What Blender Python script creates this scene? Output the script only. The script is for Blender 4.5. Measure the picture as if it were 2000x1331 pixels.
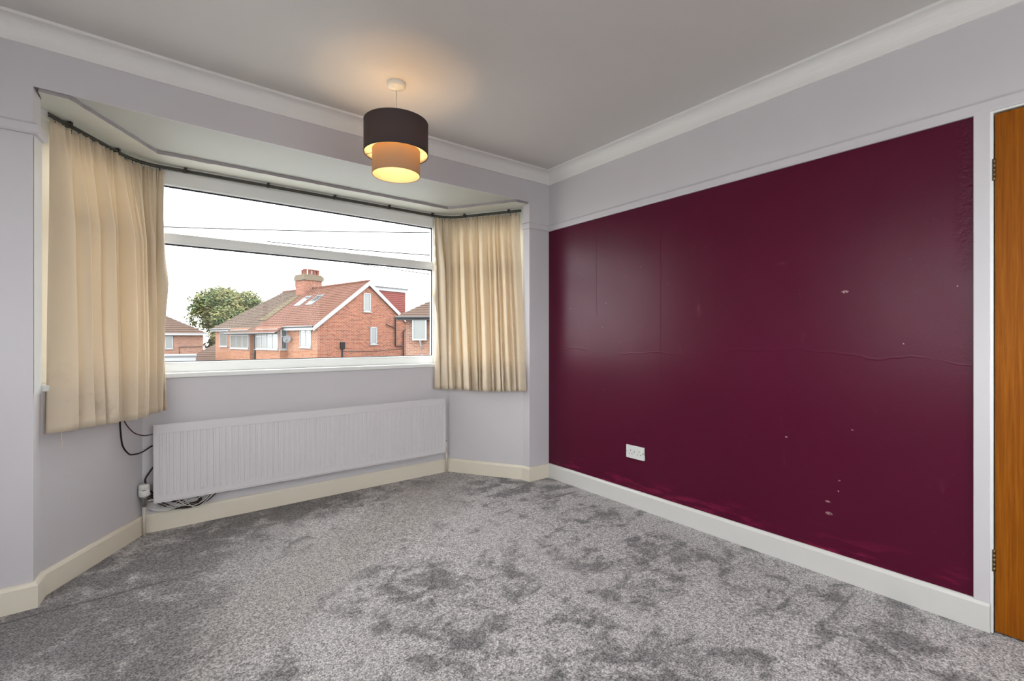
import bpy, bmesh, math, random
from mathutils import Vector, Matrix
random.seed(7)
R = math.radians
for o in list(bpy.data.objects): bpy.data.objects.remove(o, do_unlink=True)
scene = bpy.context.scene
COL = scene.collection

# ------------------------------------------------------------------ camera
H_EYE = 1.117
cam_d = bpy.data.cameras.new('camera'); cam = bpy.data.objects.new('camera', cam_d); COL.objects.link(cam)
cam.location = (0, 0, H_EYE); cam.rotation_euler = (R(90), 0, R(-37.47))
cam_d.sensor_fit = 'HORIZONTAL'; cam_d.sensor_width = 36; cam_d.lens = 36*908/2000
cam_d.shift_y = -4/2000; cam_d.clip_start = .02; cam_d.clip_end = 500
scene.camera = cam

# ------------------------------------------------------------------ overcast sky
SKY = 4.6
w = bpy.data.worlds.new('overcast_sky'); scene.world = w; w.use_nodes = True
nt = w.node_tree; nt.nodes.clear()
wo = nt.nodes.new('ShaderNodeOutputWorld'); bg = nt.nodes.new('ShaderNodeBackground')
tc = nt.nodes.new('ShaderNodeTexCoord'); nz = nt.nodes.new('ShaderNodeTexNoise'); rp = nt.nodes.new('ShaderNodeValToRGB')
nz.inputs['Scale'].default_value = 3; nz.inputs['Detail'].default_value = 5
rp.color_ramp.elements[0].color = (.90, .95, 1.0, 1); rp.color_ramp.elements[1].color = (1, 1, 1, 1)
nt.links.new(tc.outputs['Generated'], nz.inputs['Vector']); nt.links.new(nz.outputs['Fac'], rp.inputs['Fac'])
nt.links.new(rp.outputs['Color'], bg.inputs['Color']); bg.inputs['Strength'].default_value = SKY
nt.links.new(bg.outputs[0], wo.inputs[0])

vs = scene.view_settings
vs.view_transform = 'Standard'; vs.look = 'None'; vs.gamma = 1; vs.use_curve_mapping = False
vs.exposure = 0.68

# ------------------------------------------------------------------ helpers
def tag(o, label=None, cat=None, group=None, kind=None):
    if label: o['label'] = label
    if cat: o['category'] = cat
    if group: o['group'] = group
    if kind: o['kind'] = kind
    return o
def link(o, parent=None):
    COL.objects.link(o)
    if parent: o.parent = parent
    return o
def empty(name, loc=(0,0,0), rz=0):
    o = bpy.data.objects.new(name, None); COL.objects.link(o)
    o.location = loc; o.rotation_euler = (0, 0, rz); o.empty_display_size = .1
    return o
def mesh(name, verts, faces, mat, parent=None, smooth=False, mats=None, midx=None):
    me = bpy.data.meshes.new(name); me.from_pydata([tuple(v) for v in verts], [], faces); me.update()
    for m in (mats or [mat]): me.materials.append(m)
    if midx: me.polygons.foreach_set('material_index', midx)
    if smooth: me.polygons.foreach_set('use_smooth', [True]*len(me.polygons))
    return link(bpy.data.objects.new(name, me), parent)
class MB:
    def __init__(s): s.v = []; s.f = []
    def add(s, v, f):
        n = len(s.v); s.v += [tuple(p) for p in v]; s.f += [tuple(i+n for i in q) for q in f]; return s
    def box(s, x0, x1, y0, y1, z0, z1, M=None):
        v = [(x0,y0,z0),(x1,y0,z0),(x1,y1,z0),(x0,y1,z0),(x0,y0,z1),(x1,y0,z1),(x1,y1,z1),(x0,y1,z1)]
        if M is not None: v = [M @ Vector(p) for p in v]
        return s.add(v, [(0,3,2,1),(4,5,6,7),(0,1,5,4),(1,2,6,5),(2,3,7,6),(3,0,4,7)])
    def prism(s, pts, z0, z1):
        n = len(pts)
        a = sum(pts[i][0]*pts[(i+1)%n][1]-pts[(i+1)%n][0]*pts[i][1] for i in range(n))
        if a < 0: pts = pts[::-1]
        v = [(p[0],p[1],z0) for p in pts]+[(p[0],p[1],z1) for p in pts]
        f = [tuple(range(n-1,-1,-1)), tuple(range(n,2*n))]+[(i,(i+1)%n,n+(i+1)%n,n+i) for i in range(n)]
        return s.add(v, f)
    def tube(s, pts, r, seg=8, cap=True):
        pts = [Vector(p) for p in pts]; rings = []; n = len(pts)
        rr = r if hasattr(r, '__len__') else [r]*n
        prev = None; v = []
        for i, p in enumerate(pts):
            d = (pts[min(i+1,n-1)]-pts[max(i-1,0)]).normalized()
            if prev is None:
                a = d.orthogonal().normalized()
            else:
                a = (prev-d*prev.dot(d)).normalized()
            prev = a; b = d.cross(a)
            for k in range(seg):
                t = 2*math.pi*k/seg; v.append(p+(a*math.cos(t)+b*math.sin(t))*rr[i])
        f = [(i*seg+k, i*seg+(k+1)%seg, (i+1)*seg+(k+1)%seg, (i+1)*seg+k) for i in range(n-1) for k in range(seg)]
        if cap: f += [tuple(range(seg-1,-1,-1)), tuple((n-1)*seg+k for k in range(seg))]
        return s.add(v, f)
    def lathe(s, prof, c=(0,0,0), seg=32, close=False):
        v = []; n = len(prof)
        for r, z in prof:
            for k in range(seg):
                t = 2*math.pi*k/seg; v.append((c[0]+r*math.cos(t), c[1]+r*math.sin(t), c[2]+z))
        f = [(i*seg+k, i*seg+(k+1)%seg, (i+1)*seg+(k+1)%seg, (i+1)*seg+k) for i in range(n-1) for k in range(seg)]
        if close: f += [((n-1)*seg+k, (n-1)*seg+(k+1)%seg, (k+1)%seg, k) for k in range(seg)]
        return s.add(v, f)
    def build(s, name, mat, parent=None, smooth=False, bevel=0, seg=2):
        o = mesh(name, s.v, s.f, mat, parent, smooth)
        if bevel:
            m = o.modifiers.new('bevel', 'BEVEL'); m.width = bevel; m.segments = seg; m.limit_method = 'ANGLE'; m.angle_limit = R(40)
        return o
def spline(pts, n=10):
    pts = [Vector(p) for p in pts]; P = [pts[0]*2-pts[1]]+pts+[pts[-1]*2-pts[-2]]; out = []
    for i in range(1, len(P)-2):
        a, b, c, d = P[i-1:i+3]
        for k in range(n):
            t = k/n
            out.append(.5*((2*b)+(c-a)*t+(2*a-5*b+4*c-d)*t*t+(3*b-a-3*c+d)*t**3))
    out.append(pts[-1]); return out
def sweep(name, path, prof, mat, parent=None, zfun=None, left=True, smooth=False):
    """run a (distance from wall, z) profile along a floor path; room lies to the left or right of the path"""
    n = len(path); v = []; m = len(prof)
    P = [Vector((p[0], p[1])) for p in path]
    for i, p in enumerate(P):
        ns = []
        for a, b in ((i-1, i), (i, i+1)):
            if a >= 0 and b < n:
                d = (P[b]-P[a]).normalized(); ns.append(Vector((-d.y, d.x)) if left else Vector((d.y, -d.x)))
        nn = sum(ns, Vector((0,0)))/len(ns); nn = nn/nn.length_squared if nn.length_squared > .05 else nn
        for q, z in prof:
            x, y = p.x+nn.x*q, p.y+nn.y*q
            v.append((x, y, z+(zfun(x) if zfun else 0)))
    f = [(i*m+k, (i+1)*m+k, (i+1)*m+(k+1)%m, i*m+(k+1)%m) for i in range(n-1) for k in range(m)]
    f += [tuple(range(m)), tuple((n-1)*m+k for k in range(m-1,-1,-1))]
    o = mesh(name, v, f, mat, parent, smooth)
    bm = bmesh.new(); bm.from_mesh(o.data); bmesh.ops.recalc_face_normals(bm, faces=bm.faces); bm.to_mesh(o.data); bm.free()
    return o

# ------------------------------------------------------------------ materials
class NT:
    def __init__(s, name):
        s.m = bpy.data.materials.new(name); s.m.use_nodes = True; s.t = s.m.node_tree
        s.b = s.t.nodes['Principled BSDF']; s.out = s.t.nodes['Material Output']
        s.co = s.n('ShaderNodeTexCoord').outputs['Object']
    def n(s, k, **kw):
        x = s.t.nodes.new(k)
        for a, b in kw.items(): setattr(x, a, b)
        return x
    def l(s, a, b): s.t.links.new(a, b)
    def val(s, x, sock):
        if hasattr(x, 'is_linked'): s.l(x, sock)
        else: sock.default_value = x
    def math(s, op, a, b=0, c=0, clamp=False):
        x = s.n('ShaderNodeMath', operation=op, use_clamp=clamp); s.val(a, x.inputs[0]); s.val(b, x.inputs[1])
        if op in ('SMOOTH_MIN', 'MULTIPLY_ADD', 'WRAP', 'COMPARE'): s.val(c, x.inputs[2])
        return x.outputs[0]
    def step(s, x, a, b):
        r = s.n('ShaderNodeMapRange', interpolation_type='SMOOTHSTEP'); s.val(x, r.inputs[0])
        r.inputs[1].default_value = a; r.inputs[2].default_value = b; return r.outputs[0]
    def noise(s, scale, detail=3, rough=.5, dist=0, vec=None, stretch=None):
        x = s.n('ShaderNodeTexNoise'); v = vec or s.co
        if stretch:
            mp = s.n('ShaderNodeMapping'); mp.inputs['Scale'].default_value = stretch; s.l(v, mp.inputs[0]); v = mp.outputs[0]
        s.l(v, x.inputs['Vector']); x.inputs['Scale'].default_value = scale; x.inputs['Detail'].default_value = detail
        x.inputs['Roughness'].default_value = rough; x.inputs['Distortion'].default_value = dist
        return x.outputs['Fac']
    def mix(s, f, a, b, mode='MIX'):
        x = s.n('ShaderNodeMix', data_type='RGBA', blend_type=mode); s.val(f, x.inputs[0])
        for c, k in ((a, 6), (b, 7)):
            if isinstance(c, tuple): x.inputs[k].default_value = (*c, 1)
            else: s.l(c, x.inputs[k])
        return x.outputs[2]
    def ramp(s, f, stops):
        x = s.n('ShaderNodeValToRGB'); e = x.color_ramp.elements
        while len(e) < len(stops): e.new(.5)
        for i, (p, c) in enumerate(stops): e[i].position = p; e[i].color = (*c, 1)
        s.l(f, x.inputs[0]); return x.outputs[0]
    def color(s, c):
        if isinstance(c, tuple): s.b.inputs['Base Color'].default_value = (*c, 1)
        else: s.l(c, s.b.inputs['Base Color'])
    def bump(s, h, strength=.2, dist=.002):
        x = s.n('ShaderNodeBump'); x.inputs['Strength'].default_value = strength; x.inputs['Distance'].default_value = dist
        s.l(h, x.inputs['Height']); s.l(x.outputs[0], s.b.inputs['Normal'])
    def rough(s, r, spec=.5, metal=0):
        s.val(r, s.b.inputs['Roughness']); s.b.inputs['Specular IOR Level'].default_value = spec; s.b.inputs['Metallic'].default_value = metal
    def sep(s):
        x = s.n('ShaderNodeSeparateXYZ'); s.l(s.co, x.inputs[0]); return x.outputs
EXT = .42
def ext(c): return tuple(x*EXT for x in c)
def paint(name, c, r=.5, var=.06, bump=.15, scale=6, bscale=120, spec=.4, metal=0):
    k = NT(name); f = k.noise(scale, 4, .6)
    k.color(k.mix(f, tuple(x*(1-var) for x in c), tuple(min(1, x*(1+var)) for x in c)))
    k.rough(r, spec, metal)
    if bump: k.bump(k.noise(bscale, 3), bump, .001)
    return k.m

M = {}
M['lilac'] = paint('lilac_wall_paint', (.645,.618,.638), .55, .03, .25, 3, 90)
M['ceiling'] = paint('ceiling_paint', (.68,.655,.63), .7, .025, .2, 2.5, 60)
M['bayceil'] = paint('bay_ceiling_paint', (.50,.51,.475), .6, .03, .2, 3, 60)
M['coving'] = paint('coving_paint', (.85,.835,.815), .5, .02, .1, 4, 60)
M['cream'] = paint('cream_gloss_skirting', (.82,.76,.63), .35, .04, .15, 9, 50, .5)
M['white_gloss'] = paint('white_gloss_skirting', (.70,.69,.66), .35, .03, .15, 9, 50, .5)
M['frame'] = paint('window_frame_white', (.86,.87,.85), .3, .03, .05, 9, 40, .5)
M['gloss'] = paint('white_gloss_lining', (.80,.83,.83), .16, .03, .05, 9, 40, .6)
M['board'] = paint('aged_white_board', (.66,.66,.59), .45, .08, .2, 9, 40, .4)
M['edge'] = paint('torn_plaster_edge', (.42,.39,.40), .7, .2, .4, 30, 80, .3)
M['rad'] = paint('radiator_enamel', (.72,.695,.71), .35, .02, .04, 5, 60, .5)
M['plastic'] = paint('white_plastic', (.74,.75,.72), .3, .03, 0)
M['dark'] = paint('dark_recess', (.012,.012,.012), .6, .1, 0)
M['gasket'] = paint('black_rubber_gasket', (.012,.013,.018), .6, .1, 0)
M['rail'] = paint('aged_dark_rail', (.075,.075,.06), .4, .3, .1, 40, 90, .5, .4)
M['hook'] = paint('dark_hook', (.05,.045,.04), .4, .2, 0, metal=.5)
M['brass'] = paint('old_brass', (.16,.12,.07), .4, .4, .1, 60, 80, .5, .8)
M['chrome'] = paint('dull_chrome', (.35,.34,.32), .25, .3, .05, 70, 80, .5, .9)
M['pipe'] = paint('cream_painted_pipe', (.66,.61,.52), .4, .06, .1, 40)
M['cable_black'] = paint('black_cable', (.012,.011,.011), .45, .1, 0)
M['cable_brown'] = paint('brown_cable', (.06,.022,.018), .45, .2, 0)
M['cable_white'] = paint('white_cable', (.62,.61,.58), .4, .05, 0)

def burgundy():
    k = NT('burgundy_silk_paint'); x, y, z = k.sep()
    base = k.mix(k.noise(2.2, 5, .6), (.078,.0034,.0205), (.100,.0050,.0275))
    scuff = k.step(k.noise(5, 6, .72, 1.2), .62, .80)
    base = k.mix(k.math('MULTIPLY', scuff, .45), base, (.20,.045,.085))
    # brush marks of fresher paint just above the skirting
    low = k.math('MULTIPLY', k.math('SUBTRACT', 1, k.step(z, .13, .24)), k.step(k.noise(9, 3, .6, 0, None, (1,.6,3)), .5, .66))
    base = k.mix(k.math('MULTIPLY', low, .7), base, (.22,.012,.055))
    spk = k.math('MULTIPLY', k.step(k.noise(48, 2, .5), .765, .79), k.step(k.noise(1.7, 2), .5, .62))
    base = k.mix(spk, base, (.55,.40,.40))
    # chips and rubbed spots where furniture stood
    for (y0, z0, sy, sz) in ((.768,1.333,.016,.007),(.79,.455,.006,.004),(.795,.405,.005,.004),(.835,.345,.014,.005),(.832,.290,.016,.008),(.74,.70,.006,.004),(1.02,.62,.008,.004),(2.29,1.385,.010,.007)):
        dy = k.math('DIVIDE', k.math('SUBTRACT', y, y0), sy); dz = k.math('DIVIDE', k.math('SUBTRACT', z, z0), sz)
        d2 = k.math('ADD', k.math('MULTIPLY', dy, dy), k.math('MULTIPLY', dz, dz))
        m_ = k.math('MULTIPLY', k.math('SUBTRACT', 1, k.step(d2, .4, 1.1)), k.step(k.noise(210, 2, .6), .47, .56))
        base = k.mix(m_, base, (.62,.45,.44) if z0 != 1.385 else (.02,.004,.008))
    k.color(base)
    k.rough(k.math('ADD', .25, k.math('MULTIPLY', k.noise(4, 4), .10)), .20)
    crack = k.math('ABSOLUTE', k.math('SUBTRACT', k.math('ADD', z, k.math('MULTIPLY', k.noise(2.6, 3), .16)), 1.125))
    crack = k.math('MULTIPLY', k.math('SUBTRACT', 1, k.step(crack, 0, .006)), k.step(k.noise(3, 2), .42, .5))
    seam = k.math('SUBTRACT', 1, k.step(k.math('ABSOLUTE', k.math('SUBTRACT', k.math('ADD', y, k.math('MULTIPLY', k.noise(22, 2), .006)), 2.293)), 0, .004))
    seam = k.math('MULTIPLY', seam, k.step(z, 1.25, 1.32))
    lap = k.step(y, 1.752, 1.758)
    h = k.math('ADD', k.math('MULTIPLY', k.noise(140, 3), .22), k.math('MULTIPLY', crack, .35))
    h = k.math('ADD', h, k.math('ADD', k.math('MULTIPLY', seam, -.5), k.math('MULTIPLY', lap, .25))); h = k.math('ADD', h, k.math('MULTIPLY', k.noise(7, 3), .8))
    # lumpy filler strip beside the door frame
    strip = k.math('MULTIPLY', k.math('SUBTRACT', 1, k.step(y, .36, .41)), k.step(z, 1.25, 1.55))
    h = k.math('ADD', h, k.math('MULTIPLY', k.math('MULTIPLY', strip, k.noise(38, 4, .7)), 3.0))
    k.bump(h, .35, .003)
    return k.m
M['burgundy'] = burgundy()

def carpet():
    k = NT('grey_pile_carpet'); x, y, z = k.sep()
    big = k.noise(1.6, 3, .55, .4); mid = k.noise(7.0, 6, .68, .5, None, (1,1.2,1))
    patch = k.step(k.math('ADD', k.math('MULTIPLY', mid, .65), k.math('MULTIPLY', big, .35)), .47, .60)
    # trodden smoother lane running from the bay to the near left
    lane = k.math('SUBTRACT', 1, k.step(k.math('ABSOLUTE', k.math('SUBTRACT', k.math('ADD', k.math('MULTIPLY', x, -.62), k.math('MULTIPLY', y, 1)), k.math('ADD', 1.75, k.math('MULTIPLY', big, .5)))), .10, .48))
    lane = k.math('MULTIPLY', lane, k.math('SUBTRACT', 1, k.step(x, 1.5, 2.3)))
    patch = k.math('MULTIPLY', patch, k.math('SUBTRACT', 1, k.math('MULTIPLY', lane, .85)))
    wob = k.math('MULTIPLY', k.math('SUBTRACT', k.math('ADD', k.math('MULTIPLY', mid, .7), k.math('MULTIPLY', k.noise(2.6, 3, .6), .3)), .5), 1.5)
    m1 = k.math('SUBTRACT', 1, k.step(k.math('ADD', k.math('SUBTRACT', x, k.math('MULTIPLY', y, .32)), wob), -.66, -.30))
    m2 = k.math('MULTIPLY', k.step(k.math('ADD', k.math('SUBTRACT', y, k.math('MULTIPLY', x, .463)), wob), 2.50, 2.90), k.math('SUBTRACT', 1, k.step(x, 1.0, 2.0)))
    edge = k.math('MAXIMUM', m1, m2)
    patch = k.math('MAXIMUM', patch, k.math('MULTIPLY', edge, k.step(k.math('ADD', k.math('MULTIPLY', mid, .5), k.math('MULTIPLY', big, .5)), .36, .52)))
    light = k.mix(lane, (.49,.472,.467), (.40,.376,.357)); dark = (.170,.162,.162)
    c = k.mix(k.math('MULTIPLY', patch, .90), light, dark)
    fine = k.noise(150, 2, .7); tuft = k.noise(62, 3, .7)
    g = k.math('ADD', k.math('MULTIPLY', k.step(fine, .34, .68), .75), k.math('MULTIPLY', k.step(tuft, .3, .7), .45))
    c = k.mix(1, c, k.ramp(g, [(0, (.26,.25,.25)), (.5, (.84,.83,.83)), (1, (1.65,1.64,1.64))]), 'MULTIPLY')
    c2 = c
    lines = None
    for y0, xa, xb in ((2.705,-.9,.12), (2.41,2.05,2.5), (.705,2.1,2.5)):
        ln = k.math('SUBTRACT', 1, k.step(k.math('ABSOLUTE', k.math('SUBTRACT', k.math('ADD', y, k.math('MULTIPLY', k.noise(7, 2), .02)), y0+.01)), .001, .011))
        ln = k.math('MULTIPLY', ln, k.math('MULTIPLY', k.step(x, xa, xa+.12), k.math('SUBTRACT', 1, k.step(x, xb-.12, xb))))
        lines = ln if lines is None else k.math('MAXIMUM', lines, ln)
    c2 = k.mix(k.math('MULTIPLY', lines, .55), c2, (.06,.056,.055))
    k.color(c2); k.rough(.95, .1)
    k.b.inputs['Sheen Weight'].default_value = .15
    h = k.math('ADD', k.math('MULTIPLY', fine, 1.0), k.math('MULTIPLY', tuft, 1.0))
    h = k.math('SUBTRACT', h, k.math('MULTIPLY', lines, 1.2))
    k.bump(h, .8, .008)
    return k.m
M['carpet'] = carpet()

def wood():
    k = NT('orange_varnished_veneer')
    g = k.noise(9, 5, .6, .4, None, (1, 12, .35)); f2 = k.noise(60, 3, .6, 0, None, (1, 6, .12))
    c = k.ramp(g, [(.25, (.19,.050,.002)), (.55, (.31,.092,.004)), (.8, (.40,.135,.009))])
    c = k.mix(k.math('MULTIPLY', k.step(f2, .5, .75), .4), c, (.15,.04,.006))
    k.color(c); k.rough(.45, .12); k.bump(f2, .15, .001); return k.m
M['wood'] = wood()

def fabric(name, c, trans, tcol, weave=900, var=.08, stain=None):
    k = NT(name); f = k.noise(3.5, 5, .65); wv = k.noise(weave, 2, .6, 0, None, (1,1,.35))
    col = k.mix(f, tuple(x*(1-var) for x in c), tuple(min(1,x*(1+var)) for x in c))
    if stain:
        x, y, z = k.sep()
        st = k.math('MULTIPLY', k.step(k.noise(9, 5, .7), .5, .75), k.math('SUBTRACT', 1, k.step(z, .72, 1.15)))
        col = k.mix(k.math('MULTIPLY', st, .45), col, stain)
    k.color(col); k.rough(.9, .1); k.bump(wv, .12, .001)
    tr = k.n('ShaderNodeBsdfTranslucent'); tr.inputs[0].default_value = (*tcol, 1)
    mx = k.n('ShaderNodeMixShader'); mx.inputs[0].default_value = trans
    k.l(k.b.outputs[0], mx.inputs[1]); k.l(tr.outputs[0], mx.inputs[2]); k.l(mx.outputs[0], k.out.inputs[0])
    return k.m
M['curtain'] = fabric('cream_cotton_curtain', (.82,.705,.555), .24, (.90,.79,.58), 700, .07, (.40,.33,.26))
M['shade_dark'] = fabric('charcoal_linen_shade', (.060,.060,.066), .07, (.45,.27,.15), 500)
M['shade_beige'] = fabric('beige_linen_shade', (.46,.35,.24), .30, (.80,.55,.30), 500)
M['shade_lining'] = fabric('cream_shade_lining', (.80,.70,.52), .22, (.85,.62,.36), 500)

def glass(name='clear_window_glass'):
    k = NT(name); tr = k.n('ShaderNodeBsdfTransparent'); gl = k.n('ShaderNodeBsdfGlossy'); gl.inputs['Roughness'].default_value = .01
    tr.inputs[0].default_value = (.97,.985,.98,1)
    fr = k.n('ShaderNodeFresnel'); fr.inputs[0].default_value = 1.2; mx = k.n('ShaderNodeMixShader')
    k.l(fr.outputs[0], mx.inputs[0]); k.l(tr.outputs[0], mx.inputs[1]); k.l(gl.outputs[0], mx.inputs[2]); k.l(mx.outputs[0], k.out.inputs[0])
    return k.m
M['glass'] = glass()

# exterior materials
def brick(name, a, b, mortar, sc=1.0):
    k = NT(name)
    ge = k.n('ShaderNodeNewGeometry'); sp = k.n('ShaderNodeSeparateXYZ'); k.l(k.co, sp.inputs[0])
    vt = k.n('ShaderNodeVectorTransform', vector_type='NORMAL', convert_from='WORLD', convert_to='OBJECT'); k.l(ge.outputs['True Normal'], vt.inputs[0])
    sn = k.n('ShaderNodeSeparateXYZ'); k.l(vt.outputs[0], sn.inputs[0])
    isx = k.step(k.math('ABSOLUTE', sn.outputs[0]), .6, .8)
    uu = k.math('ADD', k.math('MULTIPLY', isx, sp.outputs[1]), k.math('MULTIPLY', k.math('SUBTRACT', 1, isx), sp.outputs[0]))
    cb = k.n('ShaderNodeCombineXYZ'); k.l(uu, cb.inputs[0]); k.l(sp.outputs[2], cb.inputs[1])
    br = k.n('ShaderNodeTexBrick'); k.l(cb.outputs[0], br.inputs['Vector'])
    br.inputs['Scale'].default_value = 1/sc; br.inputs['Brick Width'].default_value = .25; br.inputs['Row Height'].default_value = .088
    br.inputs['Mortar Size'].default_value = .013; br.inputs['Mortar Smooth'].default_value = .2; br.inputs['Bias'].default_value = -.1
    br.inputs['Color1'].default_value = (*a,1); br.inputs['Color2'].default_value = (*b,1); br.inputs['Mortar'].default_value = (*mortar,1)
    c = k.mix(k.math('MULTIPLY', k.noise(.8, 4), .12), br.outputs['Color'], tuple(x*.8 for x in a))
    k.color(c); k.rough(.95, .05); k.bump(k.math('SUBTRACT', 1, br.outputs['Fac']), .6, .01); return k.m
M['brick'] = brick('red_brick', ext((.50,.175,.100)), ext((.25,.080,.055)), ext((.50,.37,.30)))
M['brick_orange'] = brick('orange_brick', ext((.58,.25,.135)), ext((.38,.14,.080)), ext((.58,.44,.35)))
M['brick_pale'] = brick('weathered_brick', ext((.52,.26,.175)), ext((.34,.145,.105)), ext((.50,.41,.35)))
M['tile_red'] = paint('red_concrete_tile', ext((.245,.120,.085)), .85, .22, .3, 1.6, 9, spec=.06)
M['tile_old'] = paint('lichened_old_tile', ext((.17,.122,.092)), .9, .35, .3, 2.4, 9, spec=.06)
M['tile_brown'] = paint('brown_tile', ext((.19,.130,.104)), .9, .2, .3, 1.6, 9, spec=.06)
M['tile_hung'] = paint('tile_hung_cladding', ext((.38,.135,.120)), .8, .12, .2, 3, 9, spec=.06)
M['lichen'] = paint('ochre_lichen', ext((.20,.16,.10)), .95, .4, .3, 3, 9, spec=.06)
M['upvc'] = paint('exterior_white_upvc', ext((.52,.53,.54)), .4, .03, 0)
M['lead'] = paint('lead_flashing', ext((.20,.21,.22)), .6, .15, .1)
M['soil'] = paint('black_plastic_pipe', ext((.015,.015,.017)), .4, .1, 0)
M['pane'] = paint('far_window_pane', ext((.13,.15,.16)), .08, .25, 0, 2.0, 9, .8)
M['net'] = paint('net_curtain_behind_pane', ext((.26,.275,.26)), .15, .12, 0, 2.0, 9, .6)
M['pot'] = paint('terracotta_pot', ext((.34,.12,.08)), .8, .2, .1)
M['cap'] = paint('weathered_cap', ext((.24,.19,.13)), .9, .3, .2)
M['ground'] = paint('street_ground', (.34,.335,.32), .95, .3, .3, .4, 6)
M['bark'] = paint('bark', ext((.08,.055,.035)), .9, .3, .4, 4, 20)
def leafmat(name, a, b):
    k = NT(name); k.color(k.mix(k.step(k.noise(.55, 4, .7), .35, .65), a, b)); k.rough(.7, .2)
    return k.m
M['leaf'] = leafmat('green_autumn_leaves', ext((.11,.17,.06)), ext((.30,.27,.10)))
M['shrub'] = leafmat('yellow_green_leaves', ext((.16,.17,.05)), ext((.25,.20,.07)))

# ------------------------------------------------------------------ room geometry
A = 2.524; H = 2.444; ZB = 2.187          # right wall, ceiling, underside of the beam over the bay
XL, YB = -1.35, -1.15                     # left wall and wall behind the camera
def yw(x): return 2.803+(.022*(1-((x-.95)/1.45)**2) if -.5 < x < 2.4 else 0)-(.012 if x < .2 else 0)*min(1, (.2-x)/.6)
def zf(x): return .007*(min(x, 2.5)-2.5)
PL, PR = -.411, 2.322                     # bay opening
IL, IR = (-.402, 2.888), (2.318, 2.878)   # inner ends of the reveals
CL, CR = (-.062, 3.455), (1.962, 3.455)   # corners of the bay at wall face
def offs(d):
    """bay wall line moved outwards (towards the street) by d"""
    def ln(p, q):
        dx, dy = q[0]-p[0], q[1]-p[1]; L = math.hypot(dx, dy); return Vector((-dy/L, dx/L)), Vector((dx/L, dy/L))
    nl, dl = ln(IL, CL); nr, dr = ln(CR, IR)
    a = Vector(IL)+nl*d; b = Vector(IR)+nr*d; Y = CL[1]+d
    t = (Y-a.y)/dl.y; c1 = a+dl*t
    t = (Y-b.y)/dr.y; c2 = b+dr*t
    return a, c1, c2, b
SILL = .905; HEAD = 2.172

DY1, DY0, DZ = .2885, -.475, 1.972
# floor
fl = [(XL,YB),(A,YB),(A,DY0),(A+.06,DY0),(A+.06,DY1),(A,DY1),(A,yw(A)),(PR,yw(PR)),IR,CR,CL,IL,(PL,yw(PL)),(XL,yw(XL))]
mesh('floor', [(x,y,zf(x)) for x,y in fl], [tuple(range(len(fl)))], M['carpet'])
tag(bpy.data.objects['floor'], 'grey mottled pile carpet covering the room floor', kind='structure')
# ceiling
mesh('ceiling', [(XL,YB,H),(A,YB,H),(A,2.83,H),(XL,2.83,H)], [(3,2,1,0)], M['ceiling'])
tag(bpy.data.objects['ceiling'], 'plain grey-white painted ceiling', kind='structure')
# right wall: burgundy field below the picture rail, lilac elsewhere; door opening
DY1, DY0, DZ = .2885, -.475, 1.972
YA = .342                                  # edge of burgundy field
RZ0, RZ1 = 1.979, 2.030
v = []; f = []; mi = []
def q(y0, y1, z0, z1, m):
    n = len(v); v.extend([(A,y0,z0),(A,y1,z0),(A,y1,z1),(A,y0,z1)]); f.append((n,n+1,n+2,n+3)); mi.append(m)
q(YA, 2.83, -.03, RZ0+.005, 1); q(YB, 2.83, RZ0+.005, H, 0); q(DY1, YA, -.03, RZ0+.005, 0); q(YB, DY0, -.03, RZ0+.005, 0); q(DY0, DY1, DZ, RZ0+.005, 0)
tag(mesh('wall_right', v, f, None, mats=[M['lilac'], M['burgundy']], midx=mi), 'right wall painted burgundy below the rail and pale lilac above', kind='structure')
# window wall: two piers and the beam, with its reveals
xs = [XL]+[-.95, PL]+[PL+(PR-PL)*i/14 for i in range(1, 14)]+[PR, A]
v = []; f = []
for i in range(len(xs)-1):
    a, b = xs[i], xs[i+1]; z0 = ZB if PL-1e-6 <= a and b <= PR+1e-6 else -.05
    n = len(v); v += [(a,yw(a),z0),(b,yw(b),z0),(b,yw(b),H),(a,yw(a),H)]; f.append((n,n+1,n+2,n+3))
for (x0, p) in ((PL, IL), (PR, IR)):
    n = len(v); v += [(x0,yw(x0),-.05),(p[0],p[1],-.05),(p[0],p[1],H),(x0,yw(x0),H)]; f.append((n,n+1,n+2,n+3))
tag(mesh('wall_window', v, f, M['lilac']), 'lilac window wall with piers and beam around the bay opening', kind='structure')
# bay wall below the sill
v = []; f = []; P = [IL, CL, CR, IR]
for i in range(3):
    n = len(v); a, b = P[i], P[i+1]; v += [(*a,-.05),(*b,-.05),(*b,SILL-.01),(*a,SILL-.01)]; f.append((n,n+1,n+2,n+3))
tag(mesh('wall_bay', v, f, M['lilac']), 'pale lilac wall below the bay window', kind='structure')
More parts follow.
